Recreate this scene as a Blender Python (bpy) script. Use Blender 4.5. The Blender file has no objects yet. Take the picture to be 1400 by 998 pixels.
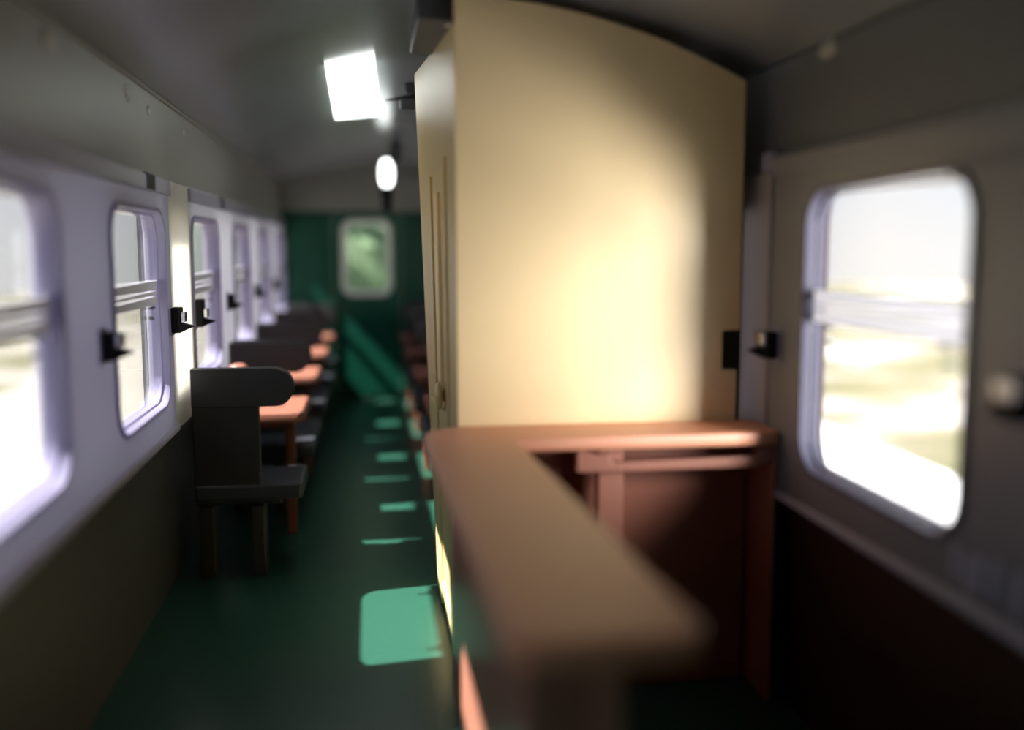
import bpy, bmesh, math, random
from mathutils import Vector, Matrix, noise
random.seed(7)
scene = bpy.context.scene
C = scene.collection

# ------------------------------------------------------------------ camera
cam_d = bpy.data.cameras.new('camera'); cam = bpy.data.objects.new('camera', cam_d); C.objects.link(cam)
PSI, TH = math.radians(8.246), math.radians(6.717)
F = Vector((math.sin(PSI)*math.cos(TH), math.cos(PSI)*math.cos(TH), -math.sin(TH)))
R = Vector((math.cos(PSI), -math.sin(PSI), 0)); U = R.cross(F)
cam.matrix_world = Matrix((( R.x, U.x, -F.x, 0), (R.y, U.y, -F.y, 0), (R.z, U.z, -F.z, 1.845), (0, 0, 0, 1)))
cam_d.sensor_width = 36; cam_d.lens = 36*1350/1400; cam_d.clip_start = .05; cam_d.clip_end = 500
cam_d.dof.use_dof = True; cam_d.dof.focus_distance = 5.1; cam_d.dof.aperture_fstop = .30
scene.camera = cam

# ------------------------------------------------------------------ light
scene.view_settings.view_transform = 'Standard'; scene.view_settings.look = 'None'
scene.view_settings.gamma = 1; scene.view_settings.use_curve_mapping = False
scene.view_settings.exposure = 0.0
SUN_DIR = Vector((1.0, .15, -1.17)).normalized()
sd = bpy.data.lights.new('sun', 'SUN'); so = bpy.data.objects.new('sun', sd); C.objects.link(so)
sd.energy = 20.0; sd.color = (1, .95, .88); sd.angle = math.radians(1.0)
so.rotation_euler = SUN_DIR.to_track_quat('-Z', 'Y').to_euler()
# unseen area lamp added outside the right windows, imitating strong daylight from there
ad = bpy.data.lights.new('added_side_lamp', 'AREA'); ao = bpy.data.objects.new('added_side_lamp', ad); C.objects.link(ao)
ad.shape = 'RECTANGLE'; ad.size = 1.5; ad.size_y = 2.6; ad.energy = 560; ad.color = (1, .98, .96)
ao.location = (3.75, .15, 1.62)
ao.rotation_euler = (Vector((.95, 3.95, 1.2))-ao.location).to_track_quat('-Z', 'Y').to_euler()

w = bpy.data.worlds.new('world'); scene.world = w; w.use_nodes = True
nt = w.node_tree; nt.nodes.clear()
out = nt.nodes.new('ShaderNodeOutputWorld'); bg = nt.nodes.new('ShaderNodeBackground')
tc = nt.nodes.new('ShaderNodeTexCoord'); sx = nt.nodes.new('ShaderNodeSeparateXYZ'); cr = nt.nodes.new('ShaderNodeValToRGB')
nt.links.new(tc.outputs['Generated'], sx.inputs[0]); nt.links.new(sx.outputs['Z'], cr.inputs[0])
e = cr.color_ramp.elements
e[0].position = 0.0; e[0].color = (.98, .98, .97, 1); e[1].position = .6; e[1].color = (.62, .76, 1, 1)
q = e.new(.16); q.color = (.82, .90, 1.02, 1)
nt.links.new(cr.outputs[0], bg.inputs[0]); bg.inputs[1].default_value = 1.05
nt.links.new(bg.outputs[0], out.inputs[0])
scene.cycles.max_bounces = 10; scene.cycles.diffuse_bounces = 6; scene.cycles.transparent_max_bounces = 16
scene.cycles.use_denoising = True; scene.cycles.sample_clamp_indirect = 6
scene.cycles.caustics_reflective = False; scene.cycles.caustics_refractive = False

# ------------------------------------------------------------------ helpers
def mat(name, col, rough=.5, metal=0, spec=.5, bump=0, bscale=40, var=0, emit=None, estr=0, stretch=None, transl=0):
    m = bpy.data.materials.new(name); m.use_nodes = True; n = m.node_tree; b = n.nodes['Principled BSDF']
    b.inputs['Base Color'].default_value = (*col, 1); b.inputs['Roughness'].default_value = rough
    b.inputs['Metallic'].default_value = metal; b.inputs['Specular IOR Level'].default_value = spec
    if bump or var:
        t = n.nodes.new('ShaderNodeTexCoord'); mp = n.nodes.new('ShaderNodeMapping'); ns = n.nodes.new('ShaderNodeTexNoise')
        n.links.new(t.outputs['Object'], mp.inputs[0]); n.links.new(mp.outputs[0], ns.inputs[0])
        if stretch: mp.inputs['Scale'].default_value = stretch
        ns.inputs['Scale'].default_value = bscale; ns.inputs['Detail'].default_value = 4
        if bump:
            bp = n.nodes.new('ShaderNodeBump'); bp.inputs['Strength'].default_value = bump; bp.inputs['Distance'].default_value = .01
            n.links.new(ns.outputs[0], bp.inputs['Height']); n.links.new(bp.outputs[0], b.inputs['Normal'])
        if var:
            mx = n.nodes.new('ShaderNodeMix'); mx.data_type = 'RGBA'
            mx.inputs[6].default_value = (*[c*(1-var) for c in col], 1); mx.inputs[7].default_value = (*[min(1, c*(1+var)) for c in col], 1)
            n.links.new(ns.outputs[0], mx.inputs[0]); n.links.new(mx.outputs[2], b.inputs['Base Color'])
    if emit:
        b.inputs['Emission Color'].default_value = (*emit, 1); b.inputs['Emission Strength'].default_value = estr
    if transl:
        tr = n.nodes.new('ShaderNodeBsdfTranslucent'); tr.inputs[0].default_value = (*col, 1)
        ms = n.nodes.new('ShaderNodeMixShader'); ms.inputs[0].default_value = transl
        o = n.nodes['Material Output']
        n.links.new(b.outputs[0], ms.inputs[1]); n.links.new(tr.outputs[0], ms.inputs[2]); n.links.new(ms.outputs[0], o.inputs[0])
    return m

def glass_mat(name, tint=(.99, .99, 1)):
    m = bpy.data.materials.new(name); m.use_nodes = True; n = m.node_tree; n.nodes.clear()
    o = n.nodes.new('ShaderNodeOutputMaterial'); t = n.nodes.new('ShaderNodeBsdfTransparent'); g = n.nodes.new('ShaderNodeBsdfGlossy')
    ms = n.nodes.new('ShaderNodeMixShader'); lw = n.nodes.new('ShaderNodeLayerWeight'); fr = n.nodes.new('ShaderNodeMath'); fr.operation = 'POWER'; fr.inputs[1].default_value = 4; n.links.new(lw.outputs['Facing'], fr.inputs[0])
    t.inputs[0].default_value = (*tint, 1); g.inputs['Roughness'].default_value = .03
    n.links.new(fr.outputs[0], ms.inputs[0]); n.links.new(t.outputs[0], ms.inputs[1]); n.links.new(g.outputs[0], ms.inputs[2])
    n.links.new(ms.outputs[0], o.inputs[0]); return m

M = dict(
    floor=mat('green linoleum', (.020, .088, .060), .30, bump=.06, bscale=30, var=.12),
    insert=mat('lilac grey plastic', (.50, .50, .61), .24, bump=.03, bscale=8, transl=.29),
    frameright=mat('dark lilac plastic', (.15, .145, .20), .18, transl=.06),
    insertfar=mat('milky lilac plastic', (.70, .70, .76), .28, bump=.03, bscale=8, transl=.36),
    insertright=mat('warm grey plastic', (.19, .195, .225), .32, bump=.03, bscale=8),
    mark=mat('pale lilac marks', (.42, .41, .52), .3),
    panel=mat('dark brown panel', (.29, .105, .066), .42, bump=.05, bscale=60),
    frame=mat('clear lilac plastic', (.44, .42, .60), .15, transl=.3),
    rail=mat('white sash plastic', (.9, .9, .93), .25, transl=.45),
    railleft=mat('grey white sash plastic', (.62, .62, .67), .25, transl=.14),
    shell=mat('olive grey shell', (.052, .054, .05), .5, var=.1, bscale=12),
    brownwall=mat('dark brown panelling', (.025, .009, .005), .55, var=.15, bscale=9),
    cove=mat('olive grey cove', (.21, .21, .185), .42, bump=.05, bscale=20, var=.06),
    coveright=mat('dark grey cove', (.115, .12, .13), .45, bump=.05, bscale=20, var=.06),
    ceil=mat('brushed grey ceiling', (.25, .265, .28), .2, spec=.9, bump=.03, bscale=14, stretch=(6, 1, 1)),
    pillar=mat('milky white plastic', (.85, .84, .80), .4, transl=.6),
    greypillar=mat('grey pillar plastic', (.50, .46, .47), .4, transl=.4),
    green=mat('dark green end panel', (.005, .058, .036), .4, spec=.25, var=.1, bscale=10),
    doorgreen=mat('green door paint', (.005, .085, .052), .4, spec=.25, var=.1, bscale=10),
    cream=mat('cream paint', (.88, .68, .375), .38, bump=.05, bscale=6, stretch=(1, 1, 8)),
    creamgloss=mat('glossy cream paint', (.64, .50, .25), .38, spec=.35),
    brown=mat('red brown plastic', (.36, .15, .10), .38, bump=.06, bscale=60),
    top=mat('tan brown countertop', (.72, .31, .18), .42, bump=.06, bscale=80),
    table=mat('orange brown tabletop', (.28, .115, .078), .4),
    redtable=mat('red brown tabletop', (.24, .08, .05), .4),
    seat=mat('charcoal seat plastic', (.029, .029, .032), .48),
    cushion=mat('slate seat cushion', (.045, .05, .06), .35),
    black=mat('black plastic', (.006, .006, .007), .5, spec=.2),
    darkgrey=mat('dark bracket grey', (.05, .052, .06), .4),
    metal=mat('bright metal', (.8, .8, .85), .2, metal=1),
    lamp=mat('lamp diffuser', (1, 1, 1), .5, emit=(.95, 1, .97), estr=4),
    scuff=mat('pale glue mark', (.42, .42, .39), .5),
    white=mat('white frame', (.62, .66, .62), .35),
    glass=glass_mat('window glass'), gglass=glass_mat('door glass', (.86, .9, .87)),
)

def link(name, me, m=None, parent=None):
    o = bpy.data.objects.new(name, me); C.objects.link(o)
    if m: me.materials.append(m)
    if parent: o.parent = parent
    return o
def bevel(o, r, seg=2):
    md = o.modifiers.new('bevel', 'BEVEL'); md.width = r; md.segments = seg; md.limit_method = 'ANGLE'; return o
def smooth(o):
    for p in o.data.polygons: p.use_smooth = True
    return o
def box_into(bm, x0, x1, y0, y1, z0, z1):
    v = [bm.verts.new(p) for p in ((x0,y0,z0),(x1,y0,z0),(x1,y1,z0),(x0,y1,z0),(x0,y0,z1),(x1,y0,z1),(x1,y1,z1),(x0,y1,z1))]
    for f in ((3,2,1,0),(4,5,6,7),(0,1,5,4),(1,2,6,5),(2,3,7,6),(3,0,4,7)): bm.faces.new([v[i] for i in f])
def fin(bm, name, m, parent=None, bev=0, seg=2, flat=True):
    bmesh.ops.recalc_face_normals(bm, faces=bm.faces)
    me = bpy.data.meshes.new(name); bm.to_mesh(me); bm.free()
    o = link(name, me, m, parent)
    if bev: bevel(o, bev, seg)
    if not flat: smooth(o)
    return o
def boxes(name, bs, m, parent=None, bev=.004, seg=2):
    bm = bmesh.new()
    for b in bs: box_into(bm, *b)
    return fin(bm, name, m, parent, bev, seg)
def prism(name, pts, axis, a0, a1, m, parent=None, bev=0, holes=()):
    """plate with an outline (and holes) in a plane, extruded along axis from a0 to a1"""
    cu = bpy.data.curves.new(name, 'CURVE'); cu.dimensions = '2D'; cu.fill_mode = 'BOTH'; cu.extrude = abs(a1-a0)/2
    for loop in (pts, *holes):
        s = cu.splines.new('POLY'); s.points.add(len(loop)-1); s.use_cyclic_u = True
        for p, q in zip(s.points, loop): p.co = (q[0], q[1], 0, 1)
    o = bpy.data.objects.new('tmp', cu); C.objects.link(o)
    dg = bpy.context.evaluated_depsgraph_get(); me = bpy.data.meshes.new_from_object(o.evaluated_get(dg))
    bpy.data.objects.remove(o); bpy.data.curves.remove(cu)
    mid = (a0+a1)/2
    for v in me.vertices:
        u, t, d = v.co
        v.co = {'X': (mid+d, u, t), 'Y': (u, mid-d, t), 'Z': (u, t, mid+d)}[axis]
    bm = bmesh.new(); bm.from_mesh(me); bmesh.ops.remove_doubles(bm, verts=bm.verts, dist=1e-5)
    bmesh.ops.recalc_face_normals(bm, faces=bm.faces); bm.to_mesh(me); bm.free()
    me.name = name; me.materials.clear()
    o = link(name, me, m, parent)
    if bev: bevel(o, bev)
    return o
def rrect(x0, x1, y0, y1, r, n=6):
    p = []
    for cx, cy, a in ((x1-r, y1-r, 0), (x0+r, y1-r, 90), (x0+r, y0+r, 180), (x1-r, y0+r, 270)):
        for k in range(n+1):
            t = math.radians(a+90*k/n); p.append((cx+r*math.cos(t), cy+r*math.sin(t)))
    return p
def rect(x0, x1, y0, y1): return [(x0, y0), (x1, y0), (x1, y1), (x0, y1)]
def loft_ring(bm, loops, close=False):
    """skin consecutive 3-D loops"""
    vs = [[bm.verts.new(p) for p in L] for L in loops]
    n = len(vs[0])
    for a, b in zip(vs, vs[1:] + (vs[:1] if close else [])):
        for i in range(n): bm.faces.new((a[i], a[(i+1)%n], b[(i+1)%n], b[i]))
def lathe(bm, prof, cx, cy, n=24):
    rows = [[bm.verts.new((cx+r*math.cos(2*math.pi*k/n), cy+r*math.sin(2*math.pi*k/n), z)) for k in range(n)] for r, z in prof]
    for a, b in zip(rows, rows[1:]):
        for i in range(n): bm.faces.new((a[i], a[(i+1)%n], b[(i+1)%n], b[i]))
    bm.faces.new(rows[0][::-1]); bm.faces.new(rows[-1])
def struct(o, label=None):
    o['kind'] = 'structure'
    if label: o['label'] = label
    return o
def tag(o, label, cat, group=None):
    o['label'] = label; o['category'] = cat
    if group: o['group'] = group
    return o
def empty(name, loc=(0, 0, 0)):
    o = bpy.data.objects.new(name, None); C.objects.link(o); o.location = loc; o.empty_display_size = .1; return o
def copy_tree(o, parent=None):
    c = o.copy(); C.objects.link(c); c.parent = parent
    for ch in list(o.children): copy_tree(ch, c)
    return c

# ------------------------------------------------------------------ carriage shell
Y0, Y1 = -1.6, 12.2                   # rear and far ends
XL, XR = -1.097, 1.66                 # inside of the shell
IL, IR = -1.0, 1.603                  # inside of the window inserts
CX = .28; APEX = 2.86; RAD = 3.6
def roof(x): return APEX - RAD + math.sqrt(RAD*RAD-(x-CX)**2)
struct(boxes('floor', [(-1.2, 1.76, Y0-.1, Y1+.1, -.12, 0)], M['floor'], bev=0), 'glossy dark green linoleum floor')

WL = [-.7, 1.15, 2.91, 4.59, 6.40, 8.15, 9.90, 11.64]      # window centres, left
WR = [2.96, 6.40, 8.15, 9.90, 11.60]
HW = .50
ZL = (1.085, 2.015); ZR = (1.035, 2.05)
def side(name, xin, sgn, iin, wins, zz, gaps, seam, toprail, mshell, seg):
    mi = M['insert' if sgn < 0 else 'insertright']
    xo = xin + sgn*.05
    holes = [rrect(y-HW-.06, y+HW+.06, zz[0]-.06, zz[1]+.06, .18) for y in wins]
    if sgn < 0: holes = [rect(a+.06, b-.06, seam+.04, 2.14) for a, b in seg]      # the plastic panels close these openings
    for a, b in gaps: holes.append(rect(a+.04, b-.04, seam+.25, 2.00))
    sh = prism(name, rect(Y0-.05, Y1+.08, -.1, 2.62), 'X', xin, xo, mshell, holes=holes)
    struct(sh)
    for a, b in gaps:
        prism('pillar_panel', rect(a+.0015, b-.0015, seam+.002, 2.19 if sgn < 0 else 2.15), 'X', *((-1.03, -1.003) if sgn < 0 else (1.607, 1.63)), M['pillar' if sgn < 0 else 'greypillar'], sh)['label'] = 'pale pillar strip between window panels'
    for a, b in seg:
        hs = [rrect(y-HW-.013, y+HW+.013, zz[0]-.013, zz[1]+.013, .14) for y in wins if a < y < b]
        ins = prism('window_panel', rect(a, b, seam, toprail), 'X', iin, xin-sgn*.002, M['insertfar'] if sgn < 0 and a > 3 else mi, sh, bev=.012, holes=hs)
        boxes('top_rail', [(min(iin-sgn*.015, iin+sgn*.01), max(iin-sgn*.015, iin+sgn*.01), a, b, toprail-.085, toprail-.012)], mi, sh, bev=.006)
        boxes('sill_bead', [(min(iin-sgn*.016, iin+sgn*.01), max(iin-sgn*.016, iin+sgn*.01), a, b, seam+.001, seam+.034)], M['mark'], sh, bev=.008)
    return sh
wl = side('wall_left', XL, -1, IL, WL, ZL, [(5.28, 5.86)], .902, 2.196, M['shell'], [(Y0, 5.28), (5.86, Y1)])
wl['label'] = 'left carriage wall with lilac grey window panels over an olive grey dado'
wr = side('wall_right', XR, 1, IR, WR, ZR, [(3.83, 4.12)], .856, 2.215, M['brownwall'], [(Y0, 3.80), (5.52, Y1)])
wr['label'] = 'right carriage wall with grey window panels over a dark brown dado'

def window(n, y, sgn, xin, iin, zz):
    a, b, z0, z1 = y-HW, y+HW, zz[0], zz[1]
    fr = bmesh.new()
    lp = lambda x, d, r: [(x, p, q) for p, q in rrect(a-d, b+d, z0-d, z1+d, r)]
    xi = iin - sgn*.012; xo = iin + sgn*(.064 if sgn < 0 else .052)
    loft_ring(fr, [lp(xi, .022, .145), lp(xi, .004, .132), lp(xi+sgn*.02, -.004, .127), lp(xi+sgn*.035, -.004, .127), lp(xi+sgn*.038, -.012, .122), lp(xo, -.018, .118), lp(xo, .012, .139),
                   lp(iin-sgn*.001, .012, .139), lp(iin-sgn*.001, .022, .145)], close=True)
    wnd = fin(fr, f'window_{n}', M['frame' if sgn < 0 else 'frameright'], flat=False); struct(wnd)
    md = wnd.modifiers.new('edge', 'EDGE_SPLIT'); md.split_angle = math.radians(40)
    zb = z0 + (z1-z0)*.645
    xp = xo - sgn*.014
    g = prism('pane', rrect(a+.019, b-.019, z0+.019, z1-.019, .117), 'X', xp-.003, xp+.003, M['glass'], wnd)
    xs = sorted((xp-sgn*.004, xp-sgn*.022))
    r_ = boxes('sash_rail', [(*xs, a+.019, b-.019, q0, q1) for q0, q1 in ((zb-.112, zb-.072), (zb-.066, zb-.046), (zb-.040, zb+.006))], M['rail' if sgn > 0 else 'railleft'], wnd, bev=.004)
    xq = sorted((xp-sgn*.004, xp-sgn*.024))
    for yy in (a+.13, b-.13):
        boxes('catch', [(*xq, yy-.035, yy+.035, zb-.130, zb-.118), (*xq, yy-.01, yy+.01, zb-.18, zb-.17), (*xq, yy-.03, yy-.02, zb-.18, zb-.16)], M['darkgrey'], wnd, bev=.003)
k = 1
for y in WL: window(k, y, -1, XL, IL, ZL); k += 1
for y in WR: window(k, y, 1, XR, IR, ZR); k += 1

# coves and roof
def strip(name, prof, m, ya=Y0-.05, yb=Y1+.08, parent=None, n=12, sm=True):
    """closed XZ profile swept along the carriage"""
    bm = bmesh.new(); loft_ring(bm, [[(x, ya, z) for x, z in prof], [(x, yb, z) for x, z in prof]])
    bm.faces.new([v for v in bm.verts if abs(v.co.y-ya) < 1e-6][::-1]); bm.faces.new([v for v in bm.verts if abs(v.co.y-yb) < 1e-6])
    o = fin(bm, name, m, parent, flat=not sm)
    if sm: o.modifiers.new('edge', 'EDGE_SPLIT').split_angle = math.radians(30)
    return o
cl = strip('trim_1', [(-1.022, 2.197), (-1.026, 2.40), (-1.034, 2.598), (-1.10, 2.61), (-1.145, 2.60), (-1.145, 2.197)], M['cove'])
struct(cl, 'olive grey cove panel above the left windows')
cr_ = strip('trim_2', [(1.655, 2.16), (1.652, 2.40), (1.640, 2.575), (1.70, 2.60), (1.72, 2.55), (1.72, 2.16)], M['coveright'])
struct(cr_, 'grey cove panel above the right windows')
xs = [-1.05 + i*(2.70/40) for i in range(41)]
ce = strip('ceiling', [(x, roof(x)) for x in xs] + [(x, roof(x)+.06) for x in reversed(xs)], M['ceil'])
struct(ce, 'arched brushed grey ceiling')
bead = strip('trim_3', [(-1.03+.011*math.cos(t), 2.602+.011*math.sin(t)) for t in [i*math.pi/4 for i in range(8)]], M['cove'])
struct(bead, 'thin bead along the left ceiling edge')

# end walls
def arch_outline(z0, inset=0, xa=-1.146, xb=1.712):
    n = 24; pts = [(xb-(xb-xa)*i/n, roof(max(-1.08, min(1.65, xb-(xb-xa)*i/n)))+.03) for i in range(n+1)]
    return [(xa, z0), (xb, z0)] + pts
dw = rrect(-.285, .255, 1.305, 2.165, .11)
wb = prism('wall_back', arch_outline(-.05), 'Y', Y1, Y1+.06, M['cove'], holes=[rrect(-.42, .40, .01, 2.245, .02)])
struct(wb, 'far end wall, grey above and green below')
zg = 2.285
prism('green_panel', rect(-1.09, -.425, .0, zg), 'Y', Y1-.02, Y1-.001, M['green'], wb, bev=.004)
prism('green_panel', rect(.405, 1.65, .0, zg), 'Y', Y1-.02, Y1-.001, M['green'], wb, bev=.004)
boxes('green_lintel', [(-.424, .404, Y1-.02, Y1-.001, 2.247, zg)], M['green'], wb)
dr = prism('door_1', rrect(-.417, .397, .012, 2.243, .02), 'Y', Y1+.002, Y1+.04, M['doorgreen'], holes=[dw]); struct(dr, 'green end door with a white framed window')
fb = bmesh.new()
lp = lambda y, d, r: [(p, y, q) for p, q in rrect(-.285-d, .255+d, 1.305-d, 2.165+d, r)]
loft_ring(fb, [lp(Y1-.03, .038, .14), lp(Y1-.03, -.02, .10), lp(Y1+.05, -.03, .10), lp(Y1+.05, .0, .11), lp(Y1+.0015, .0, .11), lp(Y1+.0015, .038, .14)], close=True)
fin(fb, 'window_frame', M['white'], dr)
prism('pane', rrect(-.26, .23, 1.33, 2.14, .09), 'Y', Y1+.02, Y1+.026, M['gglass'], dr)
boxes('door_handle', [(-.33, -.29, Y1-.05, Y1+.003, 1.11, 1.19), (-.33, -.24, Y1-.055, Y1-.035, 1.14, 1.165)], M['darkgrey'], dr)
wf = prism('wall_front', arch_outline(-.05), 'Y', Y0-.06, Y0, M['cove']); struct(wf, 'near end wall behind the viewer')

# ------------------------------------------------------------------ cream cabin (compartment)
cab = tag(empty('cabin', (.95, 3.95, 0)), 'tall cream compartment with arched top standing behind the brown counter', 'compartment')
def under(o, p):
    o.parent = p; o.matrix_parent_inverse = Matrix.Translation(-Vector(p.location)); return o
n = 20
topc = [(.345+(1.537-.345)*i/n) for i in range(n+1)]
def ctop(x): return 2.83-2.75+math.sqrt(2.75**2-(x-.28)**2)
front = [(.352, .001), (1.528, .001), (1.530, 1.338), (1.466, 1.340), (1.464, 1.505), (1.540, 1.507)] + [(x, ctop(x)) for x in reversed(topc)]
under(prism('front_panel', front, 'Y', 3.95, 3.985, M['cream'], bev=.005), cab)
YB = 5.46
def sx_(Y, z): return .358 - ((Y-3.95)/1.51)*(-.002 + .100*z/2.83)
bm = bmesh.new(); nz = 14; ny = 6
def grid(off, rev):
    g = [[bm.verts.new((sx_(3.986+(YB-3.986)*j/ny, 2.80*i/nz)+off, 3.986+(YB-3.986)*j/ny, .001+(2.735+.04*j/ny)*i/nz)) for j in range(ny+1)] for i in range(nz+1)]
    for i in range(nz):
        for j in range(ny):
            f = (g[i][j], g[i][j+1], g[i+1][j+1], g[i+1][j]); bm.faces.new(f[::-1] if rev else f)
    return g
A, B = grid(0, False), grid(.03, True)
for i in range(nz):
    bm.faces.new((A[i][0], A[i+1][0], B[i+1][0], B[i][0])); bm.faces.new((A[i+1][ny], A[i][ny], B[i][ny], B[i+1][ny]))
for j in range(ny):
    bm.faces.new((A[0][j+1], A[0][j], B[0][j], B[0][j+1])); bm.faces.new((A[nz][j], A[nz][j+1], B[nz][j+1], B[nz][j]))
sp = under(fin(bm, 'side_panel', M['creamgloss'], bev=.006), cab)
under(prism('rear_panel', [(.40, .001), (1.55, .001), (1.55, 2.5)] + [(x, ctop(x)-.02) for x in reversed(topc) if x > .42], 'Y', YB-.03, YB, M['cream'], bev=.004), cab)
# door outline, slot and knob on the aisle side
def bar_on(bm, Ya, Yb, za, zb, th):
    c = [(Ya, za), (Yb, za), (Yb, zb), (Ya, zb)]
    a = [bm.verts.new((sx_(y, z)-th, y, z)) for y, z in c]; b = [bm.verts.new((sx_(y, z)+.004, y, z)) for y, z in c]
    bm.faces.new(a); bm.faces.new(b[::-1])
    for i in range(4): bm.faces.new((a[i], b[i], b[(i+1)%4], a[(i+1)%4]))
bm = bmesh.new()
for q in ((4.32, 4.36, .12, 2.24), (4.86, 4.90, .12, 2.24), (4.36, 4.86, 2.19, 2.24), (4.36, 4.86, .12, .17), (4.36, 4.86, 1.06, 1.11)): bar_on(bm, *q, .012)
fin(bm, 'door_moulding', M['creamgloss'], sp, bev=.004)
bm = bmesh.new(); bar_on(bm, 4.56, 4.68, 1.22, 2.10, .018)
fin(bm, 'pull_bar', M['cream'], sp, bev=.005)
for q in ((4.10, 4.30), (4.93, 5.25)):
    bm = bmesh.new(); bar_on(bm, *q, .02, 1.06, .010); fin(bm, 'lower_rib', M['creamgloss'], sp, bev=.004)
bm = bmesh.new(); lathe(bm, [(.028, 0), (.024, .014), (.045, .018), (.062, .026), (.066, .036), (.055, .046), (.03, .052)], 0, 0)
bmesh.ops.rotate(bm, verts=bm.verts, matrix=Matrix.Rotation(math.radians(-90), 3, 'Y')); bmesh.ops.translate(bm, verts=bm.verts, vec=(sx_(4.55, 1.17)+.005, 4.55, 1.165))
fin(bm, 'door_knob', M['creamgloss'], sp, flat=False)['label'] = 'round cream door knob'

# ------------------------------------------------------------------ counter
ct = tag(empty('bar_counter', (.6, 2.8, 0)), 'L shaped red brown bar counter in front of the cream compartment', 'counter')
L = [(.357, 3.946), (.300, 3.935), (.225, 3.86), (.203, 3.78), (.200, 3.68), (.244, 1.79), (.252, 1.74), (.272, 1.71), (.57, 1.705), (.612, 1.725), (.630, 1.77), (.545, 3.645), (1.585, 3.645), (1.601, 3.66), (1.601, 3.946)]
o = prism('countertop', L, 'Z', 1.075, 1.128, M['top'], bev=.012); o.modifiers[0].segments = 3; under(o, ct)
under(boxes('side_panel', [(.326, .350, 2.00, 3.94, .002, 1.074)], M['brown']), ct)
under(boxes('end_panel', [(.326, .455, 1.96, 1.985, .002, 1.074)], M['panel']), ct)
under(boxes('corner_post', [(.456, .525, 1.93, 2.02, .002, 1.074)], M['brown'], bev=.012), ct)
under(boxes('divider_post', [(.885, .99, 3.74, 3.80, .002, 1.074)], M['brown'], bev=.008), ct)
under(boxes('back_panel', [(.992, 1.56, 3.895, 3.918, .002, 1.074)], M['panel']), ct)
under(boxes('recess_panel', [(.351, 1.56, 3.92, 3.945, .002, 1.074)], M['panel']), ct)
under(boxes('right_panel', [(1.577, 1.600, 3.66, 3.94, .002, 1.074)], M['brown'], bev=.01), ct)
rl = [(.785, .985), (1.51, .985), (1.565, 1.0), (1.574, 1.012), (1.574, 1.066), (1.522, 1.066), (1.516, 1.028), (.925, 1.018), (.915, 1.052), (.85, 1.052), (.848, 1.060), (.822, 1.060), (.82, 1.068), (.785, 1.068)]
under(prism('drawer_rail', rl, 'Y', 3.665, 3.71, M['brown'], bev=.006), ct)

# ------------------------------------------------------------------ seats and tables
def seat(x0, x1, ax, lab):
    """x0 wall side, x1 aisle side of the cushion (x0 may be right of x1); back at local y = 0, looking towards +y; ax: total"""
    s = 1 if x1 > x0 else -1
    r = empty('bench_seat')
    W = abs(x1-x0)
    def bx(name, u0, u1, y0, y1, z0, z1, m, bev=.01):
        a, b = sorted((x0+s*u0, x0+s*u1)); return boxes(name, [(a, b, y0, y1, z0, z1)], m, r, bev)
    bx('backrest', 0, W-.23, .012, .075, .44, .985, M['seat'], .006)
    pts = []
    h0, h1 = .975, 1.188; rr = (h1-h0)/2-.001; cu = W-.035-rr
    pts = [(x0, h0), (x0+s*cu, h0)] + [(x0+s*(cu+rr*math.sin(t)), h0+rr-rr*math.cos(t)) for t in [math.pi*i/12 for i in range(1, 12)]] + [(x0+s*cu, h1), (x0, h1)]
    prism('headrest', pts, 'Y', 0, .09, M['seat'], r, bev=.012)
    a, b = sorted((x0, x1))
    boxes('cushion', [(a, b, .0, .50, .445, .535)], M['cushion'], r, .018, 3)
    bx('seat_base', 0, W-.12, .05, .42, .41, .446, M['seat'])
    bx('leg', W-.285, W-.215, .01, .20, .003, .41, M['seat'], .006)
    bx('leg', .02, .10, .01, .20, .003, .41, M['seat'], .006)
    return r
def table(x0, x1, m):
    s = 1 if x1 > x0 else -1; a, b = sorted((x0, x1)); t = empty('dining_table')
    prism('tabletop', rrect(a, b, -.36, .36, .05), 'Z', .79, .845, m, t, bev=.01)
    xl = x1 - s*.115
    boxes('leg', [(xl-.03, xl+.03, -.04, .04, .003, .79)], M['redtable'], t, .008)
    lo, hi = sorted((x0+s*.02, xl))
    boxes('stretcher', [(lo, hi, -.012, .012, .70, .79)], M['redtable'], t)
    return t
A0 = 5.55; PER = 1.72
ordn = ['nearest', 'second', 'third', 'farthest']
PL = seat(-.975, -.385, 0, ''); PR = seat(1.575, .38, 0, ''); first = {PL: 1, PR: 1}
TL = table(-.975, -.40, M['table']); TR = table(1.575, .36, M['redtable']); first[TL] = first[TR] = 1
def put(proto, loc, rot, lab, cat, grp):
    o = proto if first[proto] else copy_tree(proto); first[proto] = 0
    o.location = loc; o.rotation_euler.z = rot; return tag(o, lab, cat, grp)
def mirror_seat(x0, x1):
    return seat(-x0, -x1, 0, '')
PLb = mirror_seat(-.975, -.385); PRb = mirror_seat(1.575, .38); first[PLb] = first[PRb] = 1
where = ['first', 'second', 'third', 'fourth']
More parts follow.
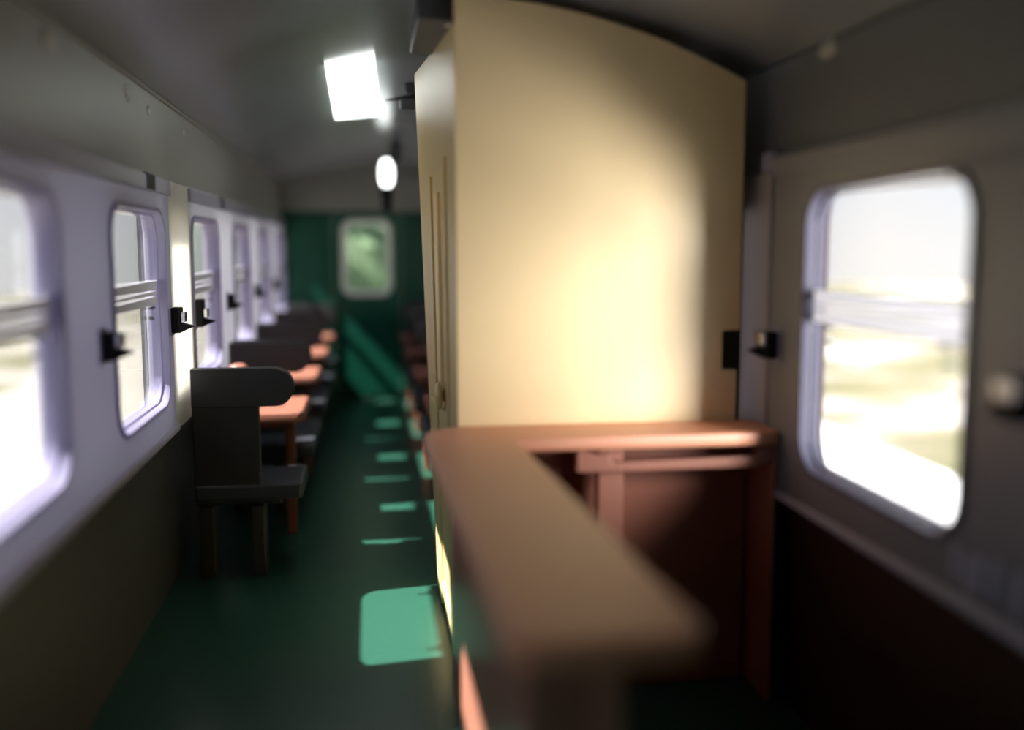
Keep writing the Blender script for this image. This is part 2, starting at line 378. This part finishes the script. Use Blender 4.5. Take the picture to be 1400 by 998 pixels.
for i in range(4):
    y = A0+PER*i
    lb = ('charcoal bench seat standing alone nearest the viewer on the left, its back turned to us' if i == 0 else
          f'charcoal bench seat at the {where[i]} left table from the viewer, its back turned to us')
    put(PL, (0, y, 0), 0, lb, 'seat', 'bench seats along the left wall')
    put(PLb, (0, y+PER-.105-(.27 if i == 3 else 0), 0), math.pi, f'charcoal bench seat on the far side of the {where[i]} left table, facing the viewer', 'seat', 'bench seats along the left wall')
    put(TL, (0, y+.89-(.13 if i == 3 else 0), 0), 0, ['orange brown table just behind the nearest left seat', 'second orange brown table along the left wall', 'third orange brown table along the left wall', 'farthest orange brown table on the left, by the end wall'][i], 'table', 'tables along the left wall')
    put(PR, (0, y, 0), 0, f'wide charcoal bench at the {where[i]} right table behind the cream compartment, back turned to us', 'seat', 'wide benches along the right wall')
    put(PRb, (0, y+PER-.105-(.27 if i == 3 else 0), 0), math.pi, f'wide charcoal bench beyond the {where[i]} right table behind the cream compartment, facing us', 'seat', 'wide benches along the right wall')
    put(TR, (0, y+.89-(.13 if i == 3 else 0), 0), 0, ['red brown wide table right of the aisle, nearest behind the compartment', 'second red brown wide table right of the aisle', 'third red brown wide table right of the aisle', 'farthest red brown wide table right of the aisle'][i], 'table', 'wide tables along the right wall')
bm = bmesh.new(); lathe(bm, [(.05, .846), (.06, .86), (.062, 1.0), (.045, 1.05), (.045, 1.065)], -.825, 6.42)
jar = tag(empty('jar', (-.825, 6.42, .846)), 'small brown round topped jar on the first left table, peeping over the seat back', 'jar')
under(fin(bm, 'body', M['redtable'], flat=False), jar)
bm = bmesh.new(); lathe(bm, [(.062, 1.066), (.066, 1.08), (.058, 1.105), (.03, 1.12)], -.825, 6.42)
under(fin(bm, 'lid', M['table'], flat=False), jar)

# ------------------------------------------------------------------ window latches
def latch(x, y, z, s, tall, lab):
    """s = +1 sticks out towards +x"""
    t = empty('window_latch', (x, y, z))
    X = lambda a, b: tuple(sorted((s*a, s*b)))
    boxes('backplate', [(*X(0, .008), -.055, .055, -.07, .07)], M['frame'], t, .004)
    bm = bmesh.new(); box_into(bm, *X(.008, .055), -.045, .045, -.055, .055+tall)
    bd = fin(bm, 'body', M['black'], t, .008)
    bm = bmesh.new()
    a = [bm.verts.new((s*u, v, w_)) for u, v, w_ in ((.055, -.04, -.05), (.055, .04, -.05), (.055, .04, -.005), (.055, -.04, -.005))]
    p = [bm.verts.new((s*.12, -.012, -.022)), bm.verts.new((s*.12, .012, -.022))]
    bm.faces.new(a); bm.faces.new((a[0], p[0], p[1], a[1])); bm.faces.new((a[3], a[2], p[1], p[0])); bm.faces.new((a[0], a[3], p[0])); bm.faces.new((a[1], p[1], a[2]))
    fin(bm, 'tongue', M['black'], bd)
    boxes('cap', [(*X(.056, .075), -.04, .04, .0, .05)], M['metal'], bd, .004)['label'] = 'bright metal cap'
    return tag(t, lab, 'latch', 'window latches')
latch(IL, 3.90, 1.478, 1, 0, 'black window latch with bright cap on the left wall between the two nearest windows')
latch(IL, 5.225, 1.474, 1, .02, 'black window latch on the left wall just before the milky white pillar')
latch(IL, 5.93, 1.45, 1, .05, 'taller black window latch on the left wall just beyond the milky white pillar')
latch(IL, 7.27, 1.47, 1, 0, 'black window latch on the left wall above the second seat')
latch(IL, 9.02, 1.47, 1, 0, 'black window latch on the left wall above the third seat row')
latch(IL, 10.75, 1.47, 1, 0, 'farthest black window latch on the left wall')
latch(IR, 3.73, 1.465, -1, 0, 'black window latch with bright cap beside the cream compartment notch on the right wall')
latch(IR, 2.19, 1.475, -1, 0, 'blurred window latch at the right edge of the photo')

# small marks and fittings
tag(boxes('dark_slot', [(-1.02, -.982, 4.72, 4.90, 2.115, 2.19)], M['black'], bev=.006), 'small black block imitating a dark slot under the left cove, above the second window', 'slot')  # raised black block, its colour imitates the dark of a recess in the rail
tag(boxes('dark_slot', [(-1.02, -.982, 7.02, 7.16, 2.115, 2.19)], M['black'], bev=.006), 'far small black block imitating a dark slot under the left cove, above the seats', 'slot')  # same black stand-in for a shaded recess, farther along
tag(boxes('pillar_block', [(1.60, 1.654, 3.83, 3.93, 2.155, 2.235)], M['frame'], bev=.008), 'small lilac block atop the pillar beside the cream compartment', 'block')
def scuff(y, z, x, s, par, ry, rz):
    bm = bmesh.new(); bmesh.ops.create_icosphere(bm, subdivisions=3, radius=1)
    for v in bm.verts:
        d = 1+.55*noise.noise(v.co*2.3+Vector((y*5, z, 0))); v.co = Vector((x+s*v.co.x*.004, y+v.co.y*ry*d, z+v.co.z*rz*d))
    fin(bm, 'glue_mark', M['scuff'], par, flat=False)['label'] = 'pale glue mark'
scuff(4.62, 2.52, -1.030, 1, cl, .045, .035); scuff(5.05, 2.50, -1.030, 1, cl, .04, .022); scuff(5.95, 2.50, -1.030, 1, cl, .04, .02); scuff(3.55, 2.53, -1.030, 1, cl, .07, .03)
scuff(3.45, 2.555, 1.643, -1, cr_, .07, .03)
for yy, h in ((2.452, 0), (2.392, -.012), (2.352, -.006), (2.282, .004), (2.185, 0)):
    boxes('raised_mark', [(IR-.010, IR+.005, yy-.015, yy+.015, .93+h, 1.035+h)], M['mark'], wr, bev=.004)['label'] = 'pale upright raised mark'

# ------------------------------------------------------------------ ceiling fittings
lt = tag(empty('ceiling_light', (-.07, 7, 2.84)), 'bright white rectangular light panel on the grey ceiling', 'light')
zb = 2.822
under(prism('diffuser', [(-.212, 5.56), (.058, 5.50), (.104, 7.38), (-.222, 7.62)], 'Z', zb-.02, zb, M['lamp']), lt)
under(boxes('housing', [(-.17, .03, 5.75, 7.2, zb+.001, 2.85)], M['darkgrey'], bev=.004), lt)
pd = tag(empty('pendant_light', (.185, 9.5, 2.85)), 'small glowing capsule lamp hanging near the far end of the ceiling', 'light')
under(boxes('mount', [(.22, .33, 9.45, 9.56, 2.64, 2.858)], M['darkgrey'], bev=.01), pd)
bm = bmesh.new(); lathe(bm, [(.03, 2.42), (.05, 2.44), (.065, 2.48), (.068, 2.54), (.065, 2.61), (.045, 2.67), (.03, 2.68)], .185, 9.5)
under(fin(bm, 'bulb', M['lamp'], flat=False), pd)
bm = bmesh.new(); lathe(bm, [(.055, 2.20), (.055, 2.404)], .185, 9.5, 16)
under(fin(bm, 'stem', M['black'], flat=False), pd)
under(boxes('arm', [(.15, .26, 9.47, 9.53, 2.682, 2.72)], M['darkgrey'], bev=.006), pd)
hk = tag(empty('ceiling_hook', (.25, 6.3, 2.8)), 'dark pointed hook on the ceiling beside the cream compartment', 'hook')
bm = bmesh.new()
v = [bm.verts.new(p) for p in ((.33, 6.26, 2.765), (.33, 6.34, 2.765), (.115, 6.31, 2.752), (.115, 6.29, 2.752), (.33, 6.26, 2.80), (.33, 6.34, 2.80), (.13, 6.31, 2.762), (.13, 6.29, 2.762))]
for f in ((0,1,2,3),(4,7,6,5),(0,4,5,1),(1,5,6,2),(2,6,7,3),(3,7,4,0)): bm.faces.new([v[i] for i in f])
under(fin(bm, 'blade', M['black'], bev=.004), hk)
under(boxes('stem', [(.21, .33, 6.265, 6.335, 2.70, 2.764), (.24, .33, 6.265, 6.335, 2.801, 2.855)], M['darkgrey'], bev=.01), hk)
bk = tag(empty('ceiling_bracket', (.28, 4.3, 2.8)), 'dark grey bracket block hanging over the compartment side', 'bracket')
under(boxes('block', [(.208, .343, 4.02, 4.75, 2.742, 2.858)], M['darkgrey'], bev=.01), bk)
under(boxes('glint', [(.315, .345, 4.05, 4.10, 2.728, 2.741)], M['metal'], bev=.003), bk)['label'] = 'added bright tip'  # small metal piece added to imitate a highlight on the block

# ------------------------------------------------------------------ outside
def land_mat():
    m = mat('dry land', (.4, .36, .2), .9); n = m.node_tree; b = n.nodes['Principled BSDF']
    t = n.nodes.new('ShaderNodeTexCoord'); ns = n.nodes.new('ShaderNodeTexNoise'); ns.inputs['Scale'].default_value = .28; ns.inputs['Detail'].default_value = 5
    c = n.nodes.new('ShaderNodeValToRGB'); e = c.color_ramp.elements
    e[0].position = .36; e[0].color = (.125, .125, .06, 1); e[1].position = .60; e[1].color = (.40, .38, .34, 1); q = e.new(.48); q.color = (.175, .16, .10, 1)
    n.links.new(t.outputs['Object'], ns.inputs[0]); n.links.new(ns.outputs[0], c.inputs[0]); n.links.new(c.outputs[0], b.inputs['Base Color']); return m
LM = land_mat()
def land(name, x0, x1, rise, lab):
    bm = bmesh.new(); nx, ny = 60, 70; g = []
    for i in range(nx+1):
        row = []
        for j in range(ny+1):
            u = (i/nx)**1.6; x = x0+(x1-x0)*u; y = -45+110*j/ny
            z = -1.2 + rise*u*u*(1+.5*noise.noise(Vector((x*.05, y*.05, 3)))) + .5*noise.noise(Vector((x*.2, y*.2, 0)))*min(1, 5*u)
            row.append(bm.verts.new((x, y, z)))
        g.append(row)
    for i in range(nx):
        for j in range(ny): bm.faces.new((g[i][j], g[i+1][j], g[i+1][j+1], g[i][j+1]))
    o = fin(bm, name, LM, flat=False); struct(o, lab); return o
land('ground_left', -1.3, -110, 4, 'pale dry land outside the left windows')
land('ground_right', 1.85, 110, 5, 'dry olive and sand land outside the right windows')
gm = mat('white gravel', (.72, .72, .72), .9, var=.15, bscale=3)
struct(boxes('gravel_right', [(1.9, 7.6, -40, 60, -1.35, -1.12)], gm, bev=0), 'white gravel strip beside the right of the carriage')
struct(boxes('gravel_left', [(-7.5, -1.3, -40, 60, -1.35, -1.12)], mat('pale gravel', (.42, .40, .34), .9, var=.4, bscale=2), bev=0), 'pale gravel strip beside the left of the carriage')
leafm = mat('shrub leaves', (.17, .24, .14), .7, var=.4, bscale=5)
sh = tag(empty('shrub', (0, 16, -1)), 'blurred green shrub seen through the end door window', 'shrub')
bm = bmesh.new()
for k in range(900):
    th = random.uniform(0, 2*math.pi); ph = math.acos(random.uniform(-1, 1)); rr = random.uniform(.75, 1.0)
    c = Vector((2.2*rr*math.sin(ph)*math.cos(th), 16+1.2*rr*math.sin(ph)*math.sin(th), 1.3+2.2*rr*math.cos(ph)))
    u = Vector((random.uniform(-1, 1), random.uniform(-1, 1), random.uniform(-1, 1))).normalized()*.22; w_ = u.orthogonal().normalized()*.13
    bm.faces.new([bm.verts.new(c+p) for p in (-u, w_, u, -w_)])
under(fin(bm, 'leaves', leafm), sh)
bm = bmesh.new(); bmesh.ops.create_icosphere(bm, subdivisions=3, radius=1)
for v in bm.verts: v.co = Vector((v.co.x*1.9, 16+v.co.y, 1.3+v.co.z*1.95))*1
under(fin(bm, 'inner_leaves', leafm, flat=False), sh)
bm = bmesh.new(); lathe(bm, [(.16, -1.3), (.12, 0)], 0, 16, 12); under(fin(bm, 'trunk', M['brown']), sh)
